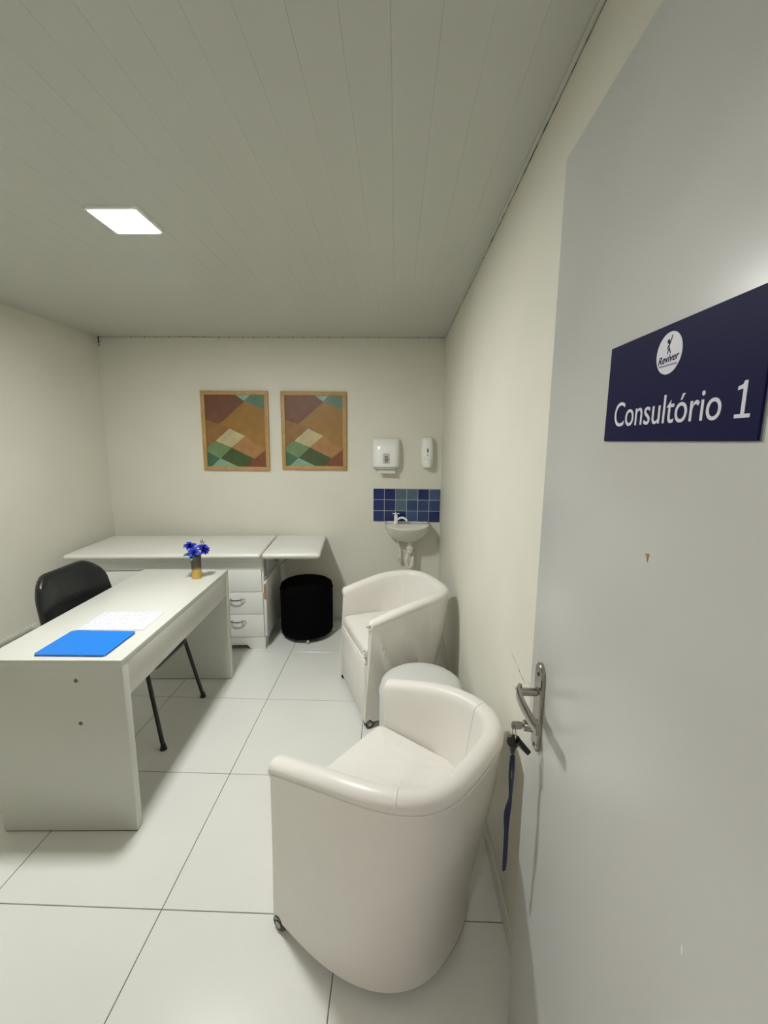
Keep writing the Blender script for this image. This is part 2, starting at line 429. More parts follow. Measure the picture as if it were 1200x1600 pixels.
bm = bmesh.new(); ribbon(bm, [(-.018, .001, -.075), (-.016, -.002, -.12), (-.019, -.003, -.17), (-.026, -.001, -.22), (-.021, .002, -.29), (-.020, .006, -.375)], .009); finish(bm, 'strap', 'lanyard', keys)

# ================================================================== DESK
desk = empty('desk', (-1.02, 1.478, 0), math.radians(2.4)); tag(desk, 'white laminate desk with slab sides and blue folder on top', 'desk')
DW, DL, DH = .53, 1.165, .738
boxo('desk_top', 'lam', desk, -DW, 0, 0, DL, DH - .026, DH, bev=.0015)
boxo('side_panel', 'lam', desk, -DW, 0, 0.001, .040, .004, DH - .026, bev=.0015)
boxo('side_panel', 'lam', desk, -DW, 0, DL - .040, DL - .001, .004, DH - .026, bev=.0015)
boxo('modesty_panel', 'lam', desk, -.020, -.004, .040, DL - .040, .575, DH - .026, bev=.001)
for x, z in ((-.178, .655), (-.178, .478)):
    b2 = bmesh.new(); lathe(b2, [(0, -.0006), (.0078, -.0006), (.0078, .001), (0, .001)], (x, 0.001, z), 16, 'y'); finish(b2, 'screw_cap', 'hole', desk, 0)
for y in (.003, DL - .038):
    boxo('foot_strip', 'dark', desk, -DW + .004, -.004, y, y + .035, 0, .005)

# folder
fold = empty('folder', (-1.238, 1.603, DH), math.radians(1.5)); tag(fold, 'bright blue plastic folder lying on the desk top', 'folder')
def sheet(name, m, parent, hx, hy, z0, z1, r=.012, sh=0):
    b2 = bmesh.new(); prism(b2, [(x + y * sh, y) for x, y in rrect(-hx, hx, -hy, hy, r, 4)], z0, z1); return finish(b2, name, m, parent, 0)
sheet('cover', 'blue', fold, .137, .106, .0004, .0022); sheet('pages', 'pages', fold, .133, .102, .0023, .0062, .003); sheet('cover', 'blue', fold, .137, .106, .0063, .0082)
# handwritten page
m = bpy.data.materials.new('written_page'); m.use_nodes = True; nt = m.node_tree; b = nt.nodes['Principled BSDF']; b.inputs['Roughness'].default_value = .8
tc = nt.nodes.new('ShaderNodeTexCoord'); mp = nt.nodes.new('ShaderNodeMapping'); mp.inputs['Scale'].default_value = (55, 55, 1)
nz = nt.nodes.new('ShaderNodeTexNoise'); nz.inputs['Scale'].default_value = 1.3; nz.inputs['Detail'].default_value = 3
wv = nt.nodes.new('ShaderNodeTexWave'); wv.bands_direction = 'Y'; wv.inputs['Scale'].default_value = 14.0; wv.inputs['Distortion'].default_value = 1.2
mx = nt.nodes.new('ShaderNodeMath'); mx.operation = 'MULTIPLY'; rp = nt.nodes.new('ShaderNodeValToRGB')
rp.color_ramp.elements[0].position = .34; rp.color_ramp.elements[1].position = .62
rp.color_ramp.elements[0].color = (*lin((212, 213, 220)), 1); rp.color_ramp.elements[1].color = (*lin((176, 178, 196)), 1)
nt.links.new(tc.outputs['Object'], mp.inputs['Vector']); nt.links.new(mp.outputs['Vector'], nz.inputs['Vector']); nt.links.new(tc.outputs['Object'], wv.inputs['Vector'])
nt.links.new(nz.outputs['Fac'], mx.inputs[0]); nt.links.new(wv.outputs['Fac'], mx.inputs[1]); nt.links.new(mx.outputs[0], rp.inputs['Fac']); nt.links.new(rp.outputs['Color'], b.inputs['Base Color'])
pg = sheet('paper_sheet', m, None, .142, .101, 0, .0012, .004); pg.location = (-1.237, 1.832, DH + .0006); pg.rotation_euler.z = math.radians(3)
tag(pg, 'white sheet with faint handwriting next to the blue folder', 'paper')

# vase with flowers
VX, VY = -1.187, 2.462
m = bpy.data.materials.new('vase_glaze'); m.use_nodes = True; nt = m.node_tree; b = nt.nodes['Principled BSDF']; b.inputs['Roughness'].default_value = .35
tc = nt.nodes.new('ShaderNodeTexCoord'); sp = nt.nodes.new('ShaderNodeSeparateXYZ'); rp = nt.nodes.new('ShaderNodeValToRGB')
mr = nt.nodes.new('ShaderNodeMapRange'); mr.inputs['From Max'].default_value = .14
rp.color_ramp.elements[0].position = .38; rp.color_ramp.elements[1].position = .50
rp.color_ramp.elements[0].color = (*lin((205, 172, 92)), 1); rp.color_ramp.elements[1].color = (*lin((92, 84, 72)), 1)
nt.links.new(tc.outputs['Object'], sp.inputs[0]); nt.links.new(sp.outputs['Z'], mr.inputs['Value']); nt.links.new(mr.outputs[0], rp.inputs['Fac']); nt.links.new(rp.outputs['Color'], b.inputs['Base Color'])
b.inputs['Metallic'].default_value = .3
bm = bmesh.new(); lathe(bm, [(0, 0), (.027, 0), (.0285, .003), (.0285, .05), (.029, .10), (.031, .136), (.0315, .138), (.030, .138), (.027, .10), (.027, .02), (0, .02)], n=32)
vase = finish(bm, 'vase', m, None, 40, (VX, VY, DH)); tag(vase, 'small vase, dark above and gold below, on the desk', 'vase')

def petal_mesh():
    b2 = bmesh.new(); n = 6; rows = []
    for i in range(n + 1):
        t = i / n; wdt = .010 * math.sin(PI * min(1, .12 + t * .85)) ** .7; z = .018 * math.sin(t * 1.9) - .010 * t * t
        rows.append([(t * .036, -wdt, z + .003), (t * .036, 0, z), (t * .036, wdt, z + .003)])
    R = [[b2.verts.new(p) for p in r] for r in rows]
    for a, c in zip(R, R[1:]):
        for k in range(2): b2.faces.new((a[k], a[k + 1], c[k + 1], c[k]))
    bmesh.ops.solidify(b2, geom=list(b2.faces), thickness=.0008)
    return b2
pm = {}
for m_ in ('petal', 'petal2', 'leaf'):
    o0 = finish(petal_mesh(), 'petal', m_, None, 60); pm[m_] = o0.data; bpy.data.objects.remove(o0)
bq = empty('flower_bouquet', (VX, VY, DH + .10)); tag(bq, 'bouquet of blue artificial flowers with green leaves in the vase', 'flowers')
def bloom(name, off, tilt, az, m, npet=10, sc=1.0, rings=((0, 0), (.5, -28), (.25, -55)), child='petal'):
    # one flower head: stem and core mesh, petals as its pieces
    off = (off[0], off[1], off[2] - .10)
    R0 = Matrix.Rotation(az, 3, 'Z') @ Matrix.Rotation(tilt, 3, 'X')
    end = R0.inverted() @ Vector((-off[0] * .75, -off[1] * .75, -off[2] - .03))
    b2 = bmesh.new(); tube(b2, [(0, 0, .004), (0, 0, -.010), (end.x / sc, end.y / sc, end.z / sc)], .0016, 6)
    lathe(b2, [(0, -.006), (.005, -.004), (.006, .002), (.004, .008), (0, .010)], n=12)
    t = finish(b2, name, 'leaf', bq, 50, off); t.rotation_euler = (tilt, 0, az); t.scale = (sc, sc, sc)
    for ph, el in rings:
        np_ = npet if el == 0 else npet - 3
        for k in range(np_):
            o = bpy.data.objects.new(child, pm[m]); COL.objects.link(o); o.parent = t
            o.rotation_euler = (random.uniform(-.2, .2), math.radians(el + random.uniform(-10, 10)), 2 * PI * (k + ph) / np_ + random.uniform(-.12, .12))
            q = random.uniform(.85, 1.1) * (1 if el == 0 else .85); o.scale = (q, q, q)
random.seed(11)
bloom('bloom', (-.026, -.012, .190), .35, .4, 'petal', 10, 1.15)
bloom('bloom', (.044, .004, .172), .85, 1.15, 'petal2', 10, 1.15)
bloom('bloom', (.008, -.030, .160), .75, .1, 'petal', 9, 1.0)
bloom('leaf_whorl', (-.008, -.022, .142), .35, .2, 'leaf', 7, 1.5, ((0, 14),), 'leaf')
tw = bmesh.new(); tube(tw, spline([(.01, .01, -.02), (.022, .015, .07), (.036, .015, .118)], 5), .0014, 6)
for dx, dz in ((.006, .126), (-.004, .120), (.012, .114)):
    lathe(tw, [(0, -.008), (.004, -.002), (.0035, .004), (0, .008)], (.033 + dx, .015, dz), 8)
finish(tw, 'twig', 'twig', bq, 50)

# ================================================================== BLACK CHAIR
ch = empty('office_chair', (-1.44, 2.17, 0), math.radians(-90)); tag(ch, 'black padded visitor chair tucked behind the white desk', 'chair')
# local: +y is the way it faces (world +x), x to its right (world -y)
def shell_pad(w0, w1, h, th, crv, n=18):
    pass
bm = bmesh.new()
def seat_ring(ins, z):
    pts = []
    for x, y in rrect(-.225 + ins, .225 - ins, -.21 + ins, .235 - ins, .10 - ins * .5, 8):
        zz = z - (max(0, y - .12) / .115) ** 2 * .035
        pts.append((x, y, zz))
    return pts
loft(bm, [seat_ring(.02, .415), seat_ring(.004, .425), seat_ring(0, .442), seat_ring(.008, .460), seat_ring(.03, .470), seat_ring(.09, .474), seat_ring(.17, .472)])
finish(bm, 'seat', 'black', ch, 50)
bm = bmesh.new()
def back_pt(x, z, off):
    # x lateral, z height; leaning and wrapping around the sitter
    y = -.245 - (z - .55) * .16 + .9 * (x - .048) ** 2 + off
    return (x, y, z)
def back_outline(ins):
    out = []
    for x, z in rrect(-.250 + ins, .250 - ins, .55 + ins, .898 - ins, .115 - ins * .6, 8):
        k = 1 - .18 * max(0, (z - .70) / .22) ** 1.5
        out.append((x * k + .048, z))
    return out
rings = []
for ins, off in ((.03, -.022), (.006, -.016), (0, -.002), (.006, .014), (.03, .024), (.09, .030), (.15, .030)):
    rings.append([back_pt(x, z, off) for x, z in back_outline(ins)])
loft(bm, rings); finish(bm, 'backrest', 'black', ch, 50)
for s in (-1, 1):
    b2 = bmesh.new(); tube(b2, spline([(s * .13, -.16, .415), (s * .13, -.26, .43), (s * .12, -.285, .52), (s * .12, -.29, .66)], 6), .010, 10); finish(b2, 'back_support', 'blackmetal', ch, 50)
for sx, sy, ty in ((1, .275, .195), (-1, .275, .195), (1, -.25, -.15), (-1, -.25, -.15)):
    b2 = bmesh.new(); tube(b2, [(sx * .19, ty, .425), (sx * .228, sy, .012)], .0105, 12); lg = finish(b2, 'leg', 'blackmetal', ch, 50)
    b2 = bmesh.new(); lathe(b2, [(0, 0), (.017, 0), (.018, .004), (.013, .016), (.012, .03), (0, .03)], (sx * .228, sy, 0), 16); finish(b2, 'foot', 'blackmetal', lg, 40)
b2 = bmesh.new(); tube(b2, spline([(-.19, .195, .42), (-.13, .20, .412), (.13, .20, .412), (.19, .195, .42)], 4), .010, 10); finish(b2, 'seat_rail', 'blackmetal', ch, 50)
b2 = bmesh.new(); tube(b2, [(-.19, -.15, .42), (.19, -.15, .42)], .010, 10); finish(b2, 'seat_rail', 'blackmetal', ch, 50)

# ================================================================== EXAM TABLE
ex = empty('exam_table', (-.965, 3.018, 0), math.radians(5)); tag(ex, 'white examination table with drawers and padded top against the far wall', 'exam table')
fp = lambda x, y, z: (x, z, y)
bm = bmesh.new(); box(bm, -1.27, -.0, .018, .50, .10, .68, bev=.001); cab = finish(bm, 'cabinet_body', 'lam2', ex)
bm = bmesh.new()
prism(bm, [(0, 0), (-.10, 0), (-.135, .038), (-1.135, .038), (-1.17, 0), (-1.27, 0), (-1.27, .10), (0, .10)], .004, .020, fp)
prism(bm, [(.02, 0), (.10, 0), (.13, .038), (.37, .038), (.40, 0), (.50, 0), (.50, .10), (.02, .10)], -.016, 0, lambda x, y, z: (z, x, y))
prism(bm, [(.02, 0), (.10, 0), (.13, .038), (.37, .038), (.40, 0), (.50, 0), (.50, .10), (.02, .10)], -1.27, -1.254, lambda x, y, z: (z, x, y))
finish(bm, 'plinth', 'lam2', ex, 0)
boxo('top_rail', 'lam2', ex, -1.27, 0, .0, .018, .630, .68, bev=.001)
def pull(parent, cx, z, L=.13):
    b2 = bmesh.new()
    tube(b2, spline([(cx - L / 2, -.012, z), (cx - L / 4, -.030, z - .002), (cx, -.034, z - .003), (cx + L / 4, -.030, z - .002), (cx + L / 2, -.012, z)], 6), [.004 + .0015 * math.sin(PI * k / 24) for k in range(25)], 8)
    for s in (-1, 1):
        lathe(b2, [(0, -.031), (.0045, -.031), (.0045, 0), (0, 0)], (cx + s * L * .28, 0, z - .001), 10, 'y')
    finish(b2, 'handle', 'satin', parent, 40)
for z0, z1, h in ((.456, .627, .56), (.283, .452, .404), (.104, .279, .236)):
    d = boxo('drawer', 'lam2', ex, -.43, -.006 - (.006 if z0 > .4 else 0), 0, .017, z0, z1, bev=.0015); z0 < .4 and pull(d, -.20, h)
for x0, x1 in ((-.848, -.436), (-1.266, -.854)):
    d = boxo('door', 'lam2', ex, x0, x1, 0, .017, .104, .618, bev=.0015); pull(d, (x0 + x1) / 2, .36, .12)
sd = boxo('side_door', 'lam2', ex, .001, .016, .012, .49, .105, .525, bev=.001)
bm = bmesh.new(); prism(bm, [(.0095, .395), (.0105, .50), (.0125, .518), (.0125, .40)], .0006, .0164, lambda x, y, z: (z, x, y)); finish(bm, 'chipped_edge', 'chipwood', sd, 0)
boxo('pad_base', 'lam2', ex, -1.30, -.002, .002, .52, .68, .728, bev=.001)
boxo('head_base', 'lam2', ex, .012, .41, -.03, .52, .712, .728, bev=.001)
bm = bmesh.new(); pillow(bm, -1.345, .002, -.075, .555, .728, .762, r=.018, dome=.014, rc=.02); finish(bm, 'mattress', 'vinylpad', ex, 50)
bm = bmesh.new(); pillow(bm, .010, .425, -.075, .555, .728, .762, r=.018, dome=.014, rc=.02); finish(bm, 'head_rest', 'vinylpad', ex, 50)
for y in (.05, .46):
    b2 = bmesh.new(); box(b2, 0.0, .012, y, y + .02, .56, .712); tube(b2, [(.010, y + .01, .575), (.20, y + .01, .708)], .006, 8); finish(b2, 'bracket', 'plasticgrey', ex)

# ================================================================== POUFS
def pouf(name, x, y, r, h, m, label, cast, rot):
    t = empty(name, (x, y, 0), rot); tag(t, label, 'pouf')
    b2 = bmesh.new()
    lathe(b2, [(0, .032), (r - .03, .032), (r - .004, .038), (r, .055), (r + .001, h * .5), (r, h - .055), (r - .006, h - .026), (r - .028, h - .010), (r - .07, h - .002), (r * .35, h + .004), (0, h + .005)], n=56)
    bd = finish(b2, 'body', m, t, 50)
    b2 = bmesh.new(); tube(b2, [(r * 1.004 * math.cos(a), r * 1.004 * math.sin(a), h - .060) for a in [2 * PI * k / 64 for k in range(65)]], .003, 6); finish(b2, 'piping', m, bd, 60)
    for k in range(4):
        a = PI / 4 + k * PI / 2; cx, cy = (r - .012) * math.cos(a), (r - .012) * math.sin(a)
        b2 = bmesh.new(); lathe(b2, [(0, -.010), (.010, -.010), (.0145, -.006), (.0155, 0), (.0145, .006), (.010, .010), (0, .010)], (0, 0, .0155), 18, 'x'); tube(b2, [(0, 0, .02), (0, 0, .034)], .006, 8)
        finish(b2, 'caster', cast, t, 40, (cx, cy, 0))
    return t
pouf('white_pouf', .135, 1.925, .20, .432, 'poufvinyl', 'round white leatherette pouf between the two armchairs', 'satin', .3)
pouf('black_pouf', -.708, 3.318, .208, .455, 'velvet', 'round black fabric pouf under the end of the examination table', 'chrome', math.radians(-123))

# ================================================================== ARMCHAIRS
def upath(hw, b0, nexp, n=64):
    """U outline sampled by arc length: (lat, depth)"""
    raw = [(-hw, .0), (-hw, .05), (-hw, .1)]
    for k in range(1, 400):
        th = PI * k / 400; c, s_ = math.cos(th), math.sin(th)
        raw.append((-hw * math.copysign(abs(c) ** (2 / nexp), c), .1 + (b0 - .1) * s_ ** (2 / nexp)))
    raw += [(hw, .1), (hw, .05), (hw, .0)]
    L = [0]
    for a, b in zip(raw, raw[1:]): L.append(L[-1] + math.dist(a, b))
    out = []; i = 0
    for k in range(n + 1):
        d = L[-1] * k / n
        while i < len(L) - 2 and L[i + 1] < d: i += 1
        t = (d - L[i]) / max(1e-9, L[i + 1] - L[i]); out.append((raw[i][0] + t * (raw[i + 1][0] - raw[i][0]), raw[i][1] + t * (raw[i + 1][1] - raw[i][1])))
    return out
def sm(t): t = max(0, min(1, t)); return t * t * (3 - 2 * t)
NP = 72
def armchair(loc, rot, label, folds=0.0, worn=False):
    t = empty('armchair', (*loc, 0), rot); tag(t, label, 'armchair', 'white tub armchairs')
    levels = {}
    def path_at(z):
        f = sm((z - .05) / .6); return upath(.288 + .016 * f, .505 + .068 * f, 2.5 + .8 * f, NP)
    P = {}
    def pt(k, off, z, zshape):
        key = round(zshape, 3)
        if key not in P: P[key] = [(a, b + .032 * sm(zshape / .6) * (1 - b / .3) if b < .3 else b) for a, b in path_at(zshape)]
        p = P[key]; a, b = p[max(0, k - 1)], p[min(NP, k + 1)]
        tx, ty = b[0] - a[0], b[1] - a[1]; l = math.hypot(tx, ty); nx, ny = ty / l, -tx / l       # inward
        if (nx * (0 - p[k][0]) + ny * (.2 - p[k][1])) < 0: nx, ny = -nx, -ny
        return Vector((p[k][0] + nx * off, -(p[k][1] + ny * off), z))
    ref = path_at(.7)
    def ztop(k): return .622 + .092 * math.sin(PI / 2 * min(1, ref[k][1] / .5))
    RW = .027
    rings = []
    for k in range(NP + 1):
        zt = ztop(k); dep = ref[k][1]; bk = sm((dep - .25) / .25)
        sec = []
        outer = [.036, .06, .10, .14, .18, .22, .26, .30, .34, .38, .42, .46, .50, .54, zt - .058]
        for z in outer:
            o = .004
            if folds and z < .56:
                s = k / NP; side = sm((.34 - s) / .12) * sm((s - .01) / .03)
                ph = (z * 11 + s * 26)
                o += -folds * side * (math.sin(ph * 2.2) ** 3 * .7 + .35 * math.sin(ph * 4.1 + 1)) * sm((z - .10) / .2)
            sec.append(pt(k, o, z, z))
        sec.append(pt(k, .002, zt - .046, .7)); sec.append(pt(k, .002, zt - .040, .7))
        for a in range(0, 9):
            th = PI * a / 8
            sec.append(pt(k, RW + .002 - (RW + .005) * math.cos(th), zt - .030 + .030 * math.sin(th), .7))
        ib = .055 + .055 * bk; 
        sec.append(pt(k, .062 + .006 * bk, zt - .065, .7)); sec.append(pt(k, .060 + .020 * bk, zt - .12, .7))
        sec.append(pt(k, .056 + .038 * bk, .48, .62)); sec.append(pt(k, ib, .40, .55)); sec.append(pt(k, ib, .30, .4)); sec.append(pt(k, ib - .01, .036, .05))
        rings.append(sec)
    bm = bmesh.new(); loft(bm, rings, closed=False)
    bm.verts.ensure_lookup_table(); n = len(rings[0])
    # arm fronts and underside
    bm.faces.new([bm.verts[i] for i in range(n)]); bm.faces.new([bm.verts[NP * n + i] for i in range(n)])
    for k in range(NP):
        bm.faces.new((bm.verts[k * n], bm.verts[(k + 1) * n], bm.verts[(k + 1) * n + n - 1], bm.verts[k * n + n - 1]))
    for e in bm.edges:
        pass
    sh = finish(bm, 'shell', 'vinyl', t, 50)
    # rounded arm ends
    for k in (0, NP):
        b2 = bmesh.new(); zt = ztop(k); c = pt(k, RW + .002, zt - .031, .7)
        lathe(b2, [(0, -.012), (.029, -.012), (.032, -.006), (.030, .004), (.022, .010), (.009, .013), (0, .0135)], (c.x, c.y - .002, c.z), 24, 'y')
        finish(b2, 'arm_cap', 'vinyl', t, 50)
    # piping under the roll and seams where back meets arms
    b2 = bmesh.new(); tube(b2, [pt(k, .001, ztop(k) - .043, .7) for k in range(NP + 1)], .0030, 6); finish(b2, 'piping', 'vinyl', sh, 60)
    for k in (22, NP - 22):
        b2 = bmesh.new(); tube(b2, [rings[k][i] + (rings[k][i] - pt(k, .04, rings[k][i].z, .7)) * .0 for i in range(len(outer) + 2, n - 3)], .0018, 6); finish(b2, 'seam', 'vinyl', sh, 60)
    # seat base, front panel, ledge
    b2 = bmesh.new(); box(b2, -.250, .250, -.030, -.006, .040, .355, bev=.003); fr = finish(b2, 'front_panel', 'vinyl', t)
    b2 = bmesh.new(); box(b2, -.246, .246, -.034, -.008, .357, .372, bev=.004); finish(b2, 'front_welt', 'vinyl', t)
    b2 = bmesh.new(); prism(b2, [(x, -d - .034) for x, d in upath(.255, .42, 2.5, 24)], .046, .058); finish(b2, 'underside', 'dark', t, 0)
    # cushion
    def wr(x, y):
        return (.006 if not folds else .002) * math.sin(x * 26 + 6 * math.sin(y * 9)) * math.sin((y + .1) * 9) - .006 * math.exp(-((x + .05) ** 2 + (y + .15) ** 2) / .01)
    b2 = bmesh.new(); pillow(b2, -.243, .243, -.43, -.012, .373, .452, r=.03, dome=.022, wr=wr, rc=.04); finish(b2, 'seat_cushion', 'cushion', t, 60)
    if worn:
        for dz, yy, sx in ((.035, -.020, -.283), (.022, -.018, -.270), (-.135, -.006, -.236), (-.155, -.004, -.240)):
            b2 = bmesh.new(); bmesh.ops.create_icosphere(b2, subdivisions=2, radius=.016)
            for v in b2.verts: v.co = Vector((v.co.x * 1.0, v.co.y * .45, v.co.z * .7)) * (1 + .35 * math.sin(v.co.x * 300 + v.co.z * 250 + dz * 90)) + Vector((sx, yy, .565 + dz))
            finish(b2, 'torn_cover', 'vinylpad', t, 50)
    # casters
    for sx, d in ((-.272, .026), (.272, .026), (-.17, .37), (.17, .37)):
        b2 = bmesh.new()
        for s in (-1, 1): lathe(b2, [(0, -.006), (.016, -.006), (.0250, -.004), (.026, 0), (.0250, .004), (.016, .006), (0, .006)], (s * .0085, 0, .026), 22, 'x')
        cw = finish(b2, 'caster', 'rubber', t, 40, (sx, -d, 0), .5 * sx / abs(sx) + (.6 if d < .1 else -.3))
        b2 = bmesh.new(); box(b2, -.0145, .0145, -.006, .018, .030, .046, bev=.003)
        for s in (-1, 1): lathe(b2, [(0, -.001), (.012, -.001), (.010, .001), (0, .0015)], (s * .0155, 0, .026), 16, 'x')
        finish(b2, 'caster_cap', 'satin', cw, 40)
    return t
armchair((-.255, 2.400), math.radians(111.5), 'white leatherette tub armchair beyond the pouf, nearest the wash basin', .024, True)
armchair((-.208, 1.388), math.radians(53.1), 'white leatherette tub armchair in the foreground beside the open door', .0, False)

# ================================================================== WALL THINGS
# pictures
def picture(x0, x1, z0, z1, label):
    cx, cz = (x0 + x1) / 2, (z0 + z1) / 2; W, H = (x1 - x0) / 2, (z1 - z0) / 2
    t = empty('picture', (cx, YB, cz)); t.rotation_euler = (PI / 2, 0, 0); tag(t, label, 'picture', 'framed prints on the far wall')
    fw = .032
    for (a, b, c, d) in ((-W, W, H - fw, H), (-W, W, -H, -H + fw), (-W, -W + fw, -H + fw, H - fw), (W - fw, W, -H + fw, H - fw)):
        boxo('frame_bar', 'oak', t, a, b, c, d, 0.001, .022, bev=.002)
    b2 = bmesh.new(); box(b2, -W + fw - .002, W - fw + .002, -H + fw - .002, H - fw + .002, .001, .012); pr = finish(b2, 'print', mat('print_ground', (122, 78, 48), .5, vary=.2, vscale=8), t, 0)
    w_, h_ = W - fw, H - fw
    P_ = lambda u, v: (-w_ + 2 * w_ * u, h_ - 2 * h_ * v)
    shapes = [((114, 74, 52), [(0, 0), (.52, 0), (.68, .08), (.23, .40), (0, .34)]),
              ((152, 112, 50), [(.68, .08), (1, .2), (1, .74), (.80, .885), (.42, .73), (.66, .56), (.40, .45), (.23, .40)]),
              ((142, 102, 54), [(0, .34), (.23, .40), (.40, .46), (.14, .64), (0, .72)]),
              ((164, 120, 72), [(.42, .73), (.66, .56), (.86, .70), (1, .76), (.80, .885)]),
              ((92, 124, 104), [(.62, 0), (1, 0), (1, .2), (.66, .08)]), ((150, 176, 160), [(.52, 0), (.76, 0), (.66, .08)]),
              ((190, 176, 132), [(.40, .46), (.66, .565), (.42, .73), (.15, .64)]),
              ((112, 138, 92), [(.13, .64), (.43, .73), (.22, .885), (.0, .79), (0, .73)]),
              ((66, 84, 44), [(.42, .735), (.80, .885), (.66, 1), (.50, 1), (.22, .885)]),
              ((66, 104, 74), [(0, .79), (.22, .885), (.08, 1), (0, 1)]), ((136, 170, 148), [(.22, .885), (.52, 1), (.07, 1)]),
              ((122, 70, 44), [(1, .76), (1, 1), (.66, 1), (.80, .885)])]
    for i, (c, poly) in enumerate(shapes):
        b2 = bmesh.new(); prism(b2, [P_(u, v) for u, v in poly], .0121 + i * .00003, .0124 + i * .00003)
        key = 'pr%d' % i
        if key not in M: M[key] = mat('print_colour_%d' % i, c, .45, vary=.16, vscale=14)
        finish(b2, 'colour_field', key, pr, 0)
    return t
picture(-1.611, -1.053, 1.306, 1.953, 'framed geometric print in browns and greens, the left one of the pair')
picture(-.949, -.410, 1.318, 1.951, 'framed geometric print in browns and greens, the one nearer the towel dispenser')

# blue tile splashback
tb = empty('tile_splashback', (-.189, YB, .886)); tag(tb, 'splashback of blue square tiles above the wash basin', 'tiles')
boxo('grout_bed', mat('tile_grout', (190, 198, 196), .8), tb, 0, .562, -.0065, .0, 0, .281)
lay = [[0, 1, 2, 2, 1, 2], [0, 1, 2, 3, 1, 4], [0, 1, 0, 3, 4, 1]]
lay = [[0, 1, 2, 2, 1, 3], [0, 1, 2, 4, 4, 4], [0, 1, 1, 3, 4, 1]]
tm = {}
for r in range(3):
    for c in range(6):
        k = lay[r][c]
        if k not in tm:
            b2 = bmesh.new(); box(b2, .0015, .0905, -.0095, -.005, .0015, .0905, bev=.0012, seg=1); o = finish(b2, 'tile', 'bt%d' % k, tb, 0); tm[k] = o.data
        else: o = bpy.data.objects.new('tile', tm[k]); COL.objects.link(o); o.parent = tb
        o.location = (.0008 + c * .0937, 0, .0005 + (2 - r) * .0937)

# D-shaped ring helper, flat side on the wall (y = 0), bulging towards -y
def dring(hw, dep, z, n=24, y0=0.0, e=2.6, cx=0.0):
    pts = []
    for k in range(n + 1):
        a = PI * k / n; c, s_ = math.cos(a), math.sin(a)
        pts.append((cx + hw * math.copysign(abs(c) ** (2 / e), c), y0 - dep * s_ ** (2 / e), z))
    return pts

# paper towel dispenser
pd = empty('towel_dispenser', (-.083, YB, 1.335)); tag(pd, 'white plastic paper towel dispenser on the wall above the tiles', 'dispenser')
bm = bmesh.new()
prof = [(.104, .085, .014), (.111, .098, .018), (.113, .108, .06), (.1135, .110, .12), (.113, .104, .18), (.112, .088, .215), (.110, .062, .238), (.104, .035, .247), (.09, .012, .252)]
loft(bm, [dring(a, b, z, 32, 0, 3.4) for a, b, z in prof]); cover = finish(bm, 'cover', 'plastic', pd, 50)
bm = bmesh.new(); loft(bm, [dring(.100, .080, -.002, 24, 0, 3.4), dring(.107, .088, .004, 24, 0, 3.4), dring(.107, .088, .0135, 24, 0, 3.4)]); finish(bm, 'base_lip', 'plasticpale', pd, 50)
yF = lambda z: -(.1105 if z < .13 else .108)
bm = bmesh.new(); prism(bm, rrect(-.024, .030, .045, .128, .012), 0, .004, lambda x, z, d: (x, -.1085 - d, z)); win = finish(bm, 'window', 'plasticpale', cover, 40)
for a, b, c, d in ((-.012, .016, .093, .106), (-.010, .020, .066, .087), (-.006, .014, .054, .064)):
    bm = bmesh.new(); prism(bm, rrect(a, b, c, d, .003, 3), .004, .0046, lambda x, z, dd: (x, -.1085 - dd, z)); finish(bm, 'window_mark', 'plasticgrey', win, 0)
bm = bmesh.new(); rings = []
for k in range(9):
    z = -.002 - .034 * k / 8; y = -.045 - .03 * (k / 8) ** 2
    rings.append([(-.065, y, z), (.075, y - .004, z), (.075, y - .0055, z), (-.065, y - .0015, z)])
loft(bm, rings); tag(finish(bm, 'paper_towel', 'towel', pd, 40))

# soap dispenser
sd_ = empty('soap_dispenser', (.254, YB, 1.352)); tag(sd_, 'narrow white soap dispenser on the wall beside the corner', 'dispenser')
bm = bmesh.new()
prof = [(.040, .050, .0), (.046, .060, .008), (.050, .078, .03), (.0535, .085, .08), (.0545, .088, .12), (.052, .086, .17), (.047, .076, .21), (.043, .060, .232), (.036, .035, .240), (.028, .012, .243)]
loft(bm, [dring(a, b, z, 24, 0, 2.8) for a, b, z in prof]); body = finish(bm, 'body', 'plastic', sd_, 50)
bm = bmesh.new(); loft(bm, [dring(.032, .066, -.004, 20, -.01, 3), dring(.038, .080, .0, 20, -.01, 3), dring(.041, .088, .03, 20, -.01, 3), dring(.043, .086, .062, 20, -.01, 3), dring(.040, .076, .066, 20, -.01, 3)]); finish(bm, 'push_lever', 'plastic', sd_, 50)
bm = bmesh.new(); prism(bm, [(.006 * math.cos(a) * (1 if math.sin(a) > 0 else .8), .134 + .019 * math.sin(a)) for a in [2 * PI * k / 20 for k in range(20)]], -.004, .0015, lambda x, z, d: (x, -.0878 - d, z)); finish(bm, 'level_window', 'dark', body, 0)
bm = bmesh.new()
for q in ([(-.007, .094), (-.003, .094), (.001, .105), (-.002, .107)], [(.002, .094), (.008, .094), (.002, .104), (.0005, .100)]):
    prism(bm, q, -.004, .0012, lambda x, z, d: (x, -.0875 - d, z))
finish(bm, 'emblem', 'plasticgrey', body, 0)
bm = bmesh.new(); prism(bm, [(-.026, .0815), (.026, .0815), (.026, .083), (-.026, .083)], -.010, .0002, lambda x, z, d: (x, -.0855 - d + abs(x) * .12, z)); finish(bm, 'print_line', 'plasticgrey', body, 0)

